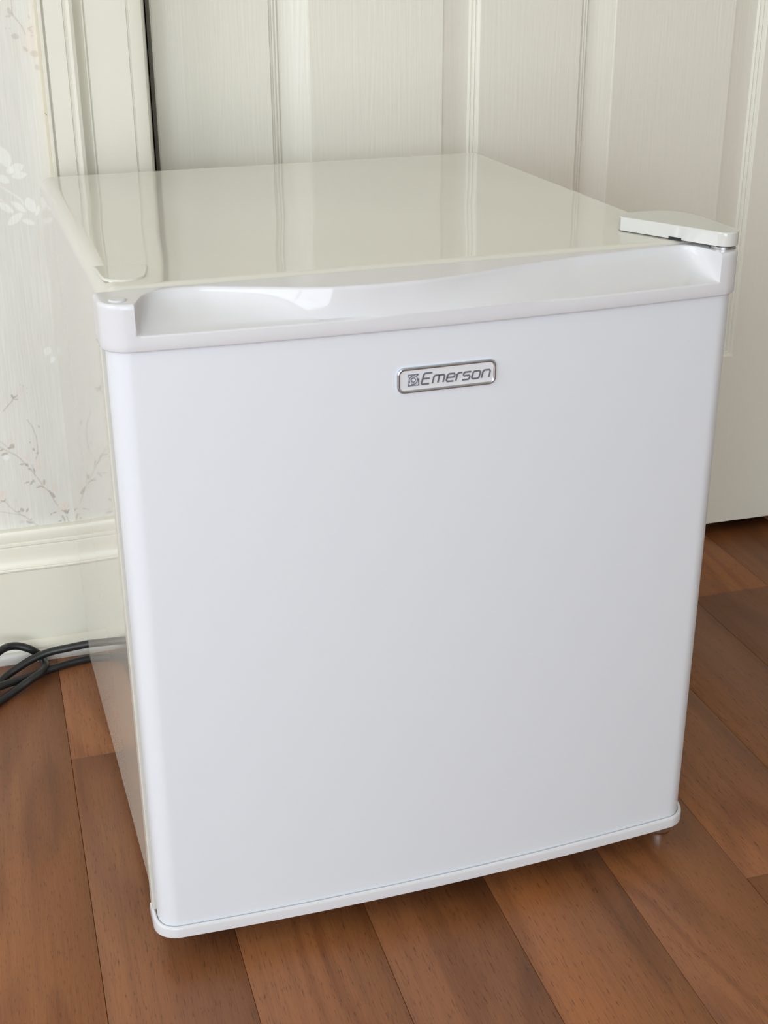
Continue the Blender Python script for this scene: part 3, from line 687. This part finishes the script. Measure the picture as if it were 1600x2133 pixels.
# badge
BC = (.2209, .4411)
def badge():
    ya = lambda x: .003 - .008 * (1 - ((x - W / 2) / (W / 2 - .009)) ** 2)       # bowed face of the front sheet
    YF = ya(BC[0]) - .0002
    root = None
    def rr_outline(hw, hh, r, n=8):
        P = []
        for cx, cz, a0 in ((hw - r, hh - r, 0), (-hw + r, hh - r, 90), (-hw + r, -hh + r, 180), (hw - r, -hh + r, 270)):
            for i in range(n + 1):
                a = math.radians(a0 + 90 * i / n); P.append((cx + r * math.cos(a), cz + r * math.sin(a)))
        return P
    def T(x, z, d): return (BC[0] + x, YF - d, BC[1] + z)
    bm = bmesh.new()
    P = rr_outline(.0338, .0076, .0038)
    A = [bm.verts.new(T(x, z, -.0006)) for x, z in P]; B = [bm.verts.new(T(x, z, .0006)) for x, z in P]
    for i in range(len(P)): bm.faces.new((A[i], A[(i + 1) % len(P)], B[(i + 1) % len(P)], B[i]))
    bm.faces.new(B); bm.faces.new(A[::-1])
    root = tag(obj('badge', bm, M['badge'], FR), 'silver name badge with chrome rim on the door front')
    bm = bmesh.new(); rows = []
    for hw, hh, r, d in ((.0351, .0089, .0051, -.0006), (.0351, .0089, .0051, .0004), (.0348, .0086, .0048, .0011), (.0340, .0078, .0040, .0015), (.0331, .0069, .0031, .0011), (.0328, .0066, .0028, .0004)):
        rows.append([T(x, z, d) for x, z in rr_outline(hw, hh, r)])
    grid(bm, rows, True)
    obj('badge_rim', bm, M['chrome'], root, sharp=60)
    # lettering: strokes as raised bevelled bars
    def stroke(bm, pts, w, closed=False):
        pts = [Vector(p) for p in pts]; n = len(pts); L, Rr = [], []
        for i, p in enumerate(pts):
            if closed: a, b = pts[i - 1], pts[(i + 1) % n]
            else: a, b = pts[max(i - 1, 0)], pts[min(i + 1, n - 1)]
            d1 = (p - a).normalized() if (p - a).length > 1e-9 else (b - p).normalized(); d2 = (b - p).normalized() if (b - p).length > 1e-9 else d1
            t = (d1 + d2).normalized(); m_ = Vector((-t.y, t.x)); s = 1 / max(.5, m_.dot(Vector((-d1.y, d1.x))))
            L.append(p + m_ * w / 2 * s); Rr.append(p - m_ * w / 2 * s)
        rows = []
        for l_, r_ in zip(L, Rr):
            mid = (l_ + r_) / 2
            rows.append([T(l_.x, l_.y, .0004), T(*(l_ * .75 + mid * .25), .0012), T(*(r_ * .75 + mid * .25), .0012), T(r_.x, r_.y, .0004)])
        if closed: rows.append(rows[0])
        V = [[bm.verts.new(q) for q in r_] for r_ in rows]
        for i in range(len(V) - 1):
            for j in range(3): bm.faces.new((V[i][j], V[i + 1][j], V[i + 1][j + 1], V[i][j + 1]))
        if not closed: bm.faces.new(V[0]); bm.faces.new(V[-1][::-1])
    k = .24                                                           # slant
    def sl(P, x0, z0=-.0034): return [(x0 + x + (z * k), z0 + z) for x, z in P]
    h, c = .0052, .0009
    LT = {
        'E': [([(.0060, .0074), (.0012, .0074), (.0003, .0066), (.0000, .0008), (.0008, .0), (.0056, .0)], 0), ([(.0003, .0037), (.0050, .0037)], 0)],
        'm': [([(0, 0), (0, h - c), (c, h), (.0076 - c, h), (.0076, h - c), (.0076, 0)], 0), ([(.0038, 0), (.0038, h)], 0)],
        'e': [([(.0002, .0027), (.0050, .0027), (.0052, h - c), (.0052 - c, h), (c, h), (0, h - c), (0, c), (c, 0), (.0050, 0)], 0)],
        'r': [([(0, 0), (0, h - c), (c, h), (.0032, h)], 0)],
        's': [([(.0052, h), (c, h), (.0002, h - c), (.0002, .0034), (.0008, .0027), (.0044, .0027), (.0051, .0019), (.0050, c), (.0044, 0), (0, 0)], 0)],
        'o': [([(c, 0), (.0052 - c, 0), (.0052, c), (.0052, h - c), (.0052 - c, h), (c, h), (0, h - c), (0, c)], 1)],
        'n': [([(0, 0), (0, h - c), (c, h), (.0052 - c, h), (.0052, h - c), (.0052, 0)], 0)],
    }
    x = -.0186
    for ch, adv in (('E', .0079), ('m', .0097), ('e', .0069), ('r', .0044), ('s', .0068), ('o', .0071), ('n', .0070)):
        bm = bmesh.new()
        for P, cl in LT[ch]: stroke(bm, sl(P, x), .0013, bool(cl))
        obj('letter', bm, M['letter'], root, sharp=20)
        x += adv
    bm = bmesh.new(); ex, ez = -.0240, .0002                        # square emblem: outline broken by a ring
    s_ = .0037
    stroke(bm, [(ex - s_, ez - s_ * .2), (ex - s_, ez - s_), (ex + s_, ez - s_), (ex + s_, ez + s_ * .2)], .0007)
    stroke(bm, [(ex + s_ * .9, ez + s_), (ex - s_, ez + s_), (ex - s_, ez + s_ * .5)], .0007)
    ring = lambda r, a0, a1, n=20: [(ex + r * math.cos(math.radians(a0 + (a1 - a0) * i / n)), ez + r * math.sin(math.radians(a0 + (a1 - a0) * i / n))) for i in range(n + 1)]
    stroke(bm, ring(.0029, 60, 215), .0007); stroke(bm, ring(.0029, 240, 395), .0007)
    stroke(bm, ring(.0015, 0, 360)[:-1], .0007, True)
    stroke(bm, [(ex + .0019, ez + .0022), (ex + .0036, ez + .0037)], .0007)
    obj('emblem', bm, M['letter'], root, sharp=20)
badge()

# feet
for fx, fy in ((.4365, .0300), (.030, .0520), (.412, .425), (.030, .425)):
    bm = bmesh.new(); r = .0105
    lathe(bm, [(r * .86, 0), (r * .97, .0006), (r, .0018), (r, .0062), (r * .93, .0070), (r * .45, .0074), (r * .45, .0226 if fy < .04 else Z0 + .001)], fx, fy, 30)
    tag(obj('foot', bm, M['zinc'], FR, sharp=40), 'round shiny metal levelling foot')
# bottom hinge bracket carrying the front right foot
bm = bmesh.new(); box(bm, .405, .4415, .019, .075, .0140, .0165, .0005, 1)
tag(obj('hinge_bracket', bm, M['zinc'], FR), 'metal bracket under the door corner')

# ---------------------------------------------------------------- power cord
cu = [(.3, -.047, .012), (.16, -.050, .016), (.09, -.055, .024), (.0309, -.0560, .028), (.0086, -.0544, .026), (-.0135, -.0500, .022), (-.0284, -.0485, .020), (-.0405, -.0495, .018), (-.0537, -.0531, .015), (-.0665, -.0585, .011), (-.0769, -.0636, .0075), (-.0885, -.0776, .0050),
      (-.110, -.105, .0043), (-.150, -.115, .0043), (-.170, -.085, .0043), (-.150, -.058, .014), (-.115, -.060, .026), (-.0900, -.0590, .030), (-.0794, -.0487, .030), (-.0730, -.0405, .028), (-.0634, -.0375, .026), (-.0523, -.0385, .0215), (-.0442, -.0375, .014), (-.0400, -.0400, .0085), (-.0376, -.0503, .0080), (-.0388, -.0659, .0125), (-.0432, -.0774, .0130), (-.0534, -.0847, .0110), (-.0659, -.0905, .0065), (-.0783, -.0997, .0044), (-.0894, -.1115, .0043),
      (-.125, -.155, .0043), (-.190, -.170, .0043), (-.235, -.125, .0043), (-.200, -.082, .0130), (-.140, -.088, .0140), (-.100, -.0960, .0140), (-.0879, -.0941, .0130), (-.0746, -.0857, .0110), (-.0555, -.0701, .0055), (-.0381, -.0597, .0044), (-.0281, -.0565, .0044), (-.0155, -.0521, .0044), (-.0027, -.0490, .0044), (.0098, -.0473, .0044), (.0298, -.0473, .0044), (.12, -.042, .0044), (.30, -.042, .0044)]
bm = bmesh.new(); tube(bm, catmull(cu, 6), .0041, 16)
co_ = obj('power_cord', bm, M['cord'], sharp=60); place_room(co_)
tag(co_, 'looped black power cord lying on the floor along the baseboard', 'cord')
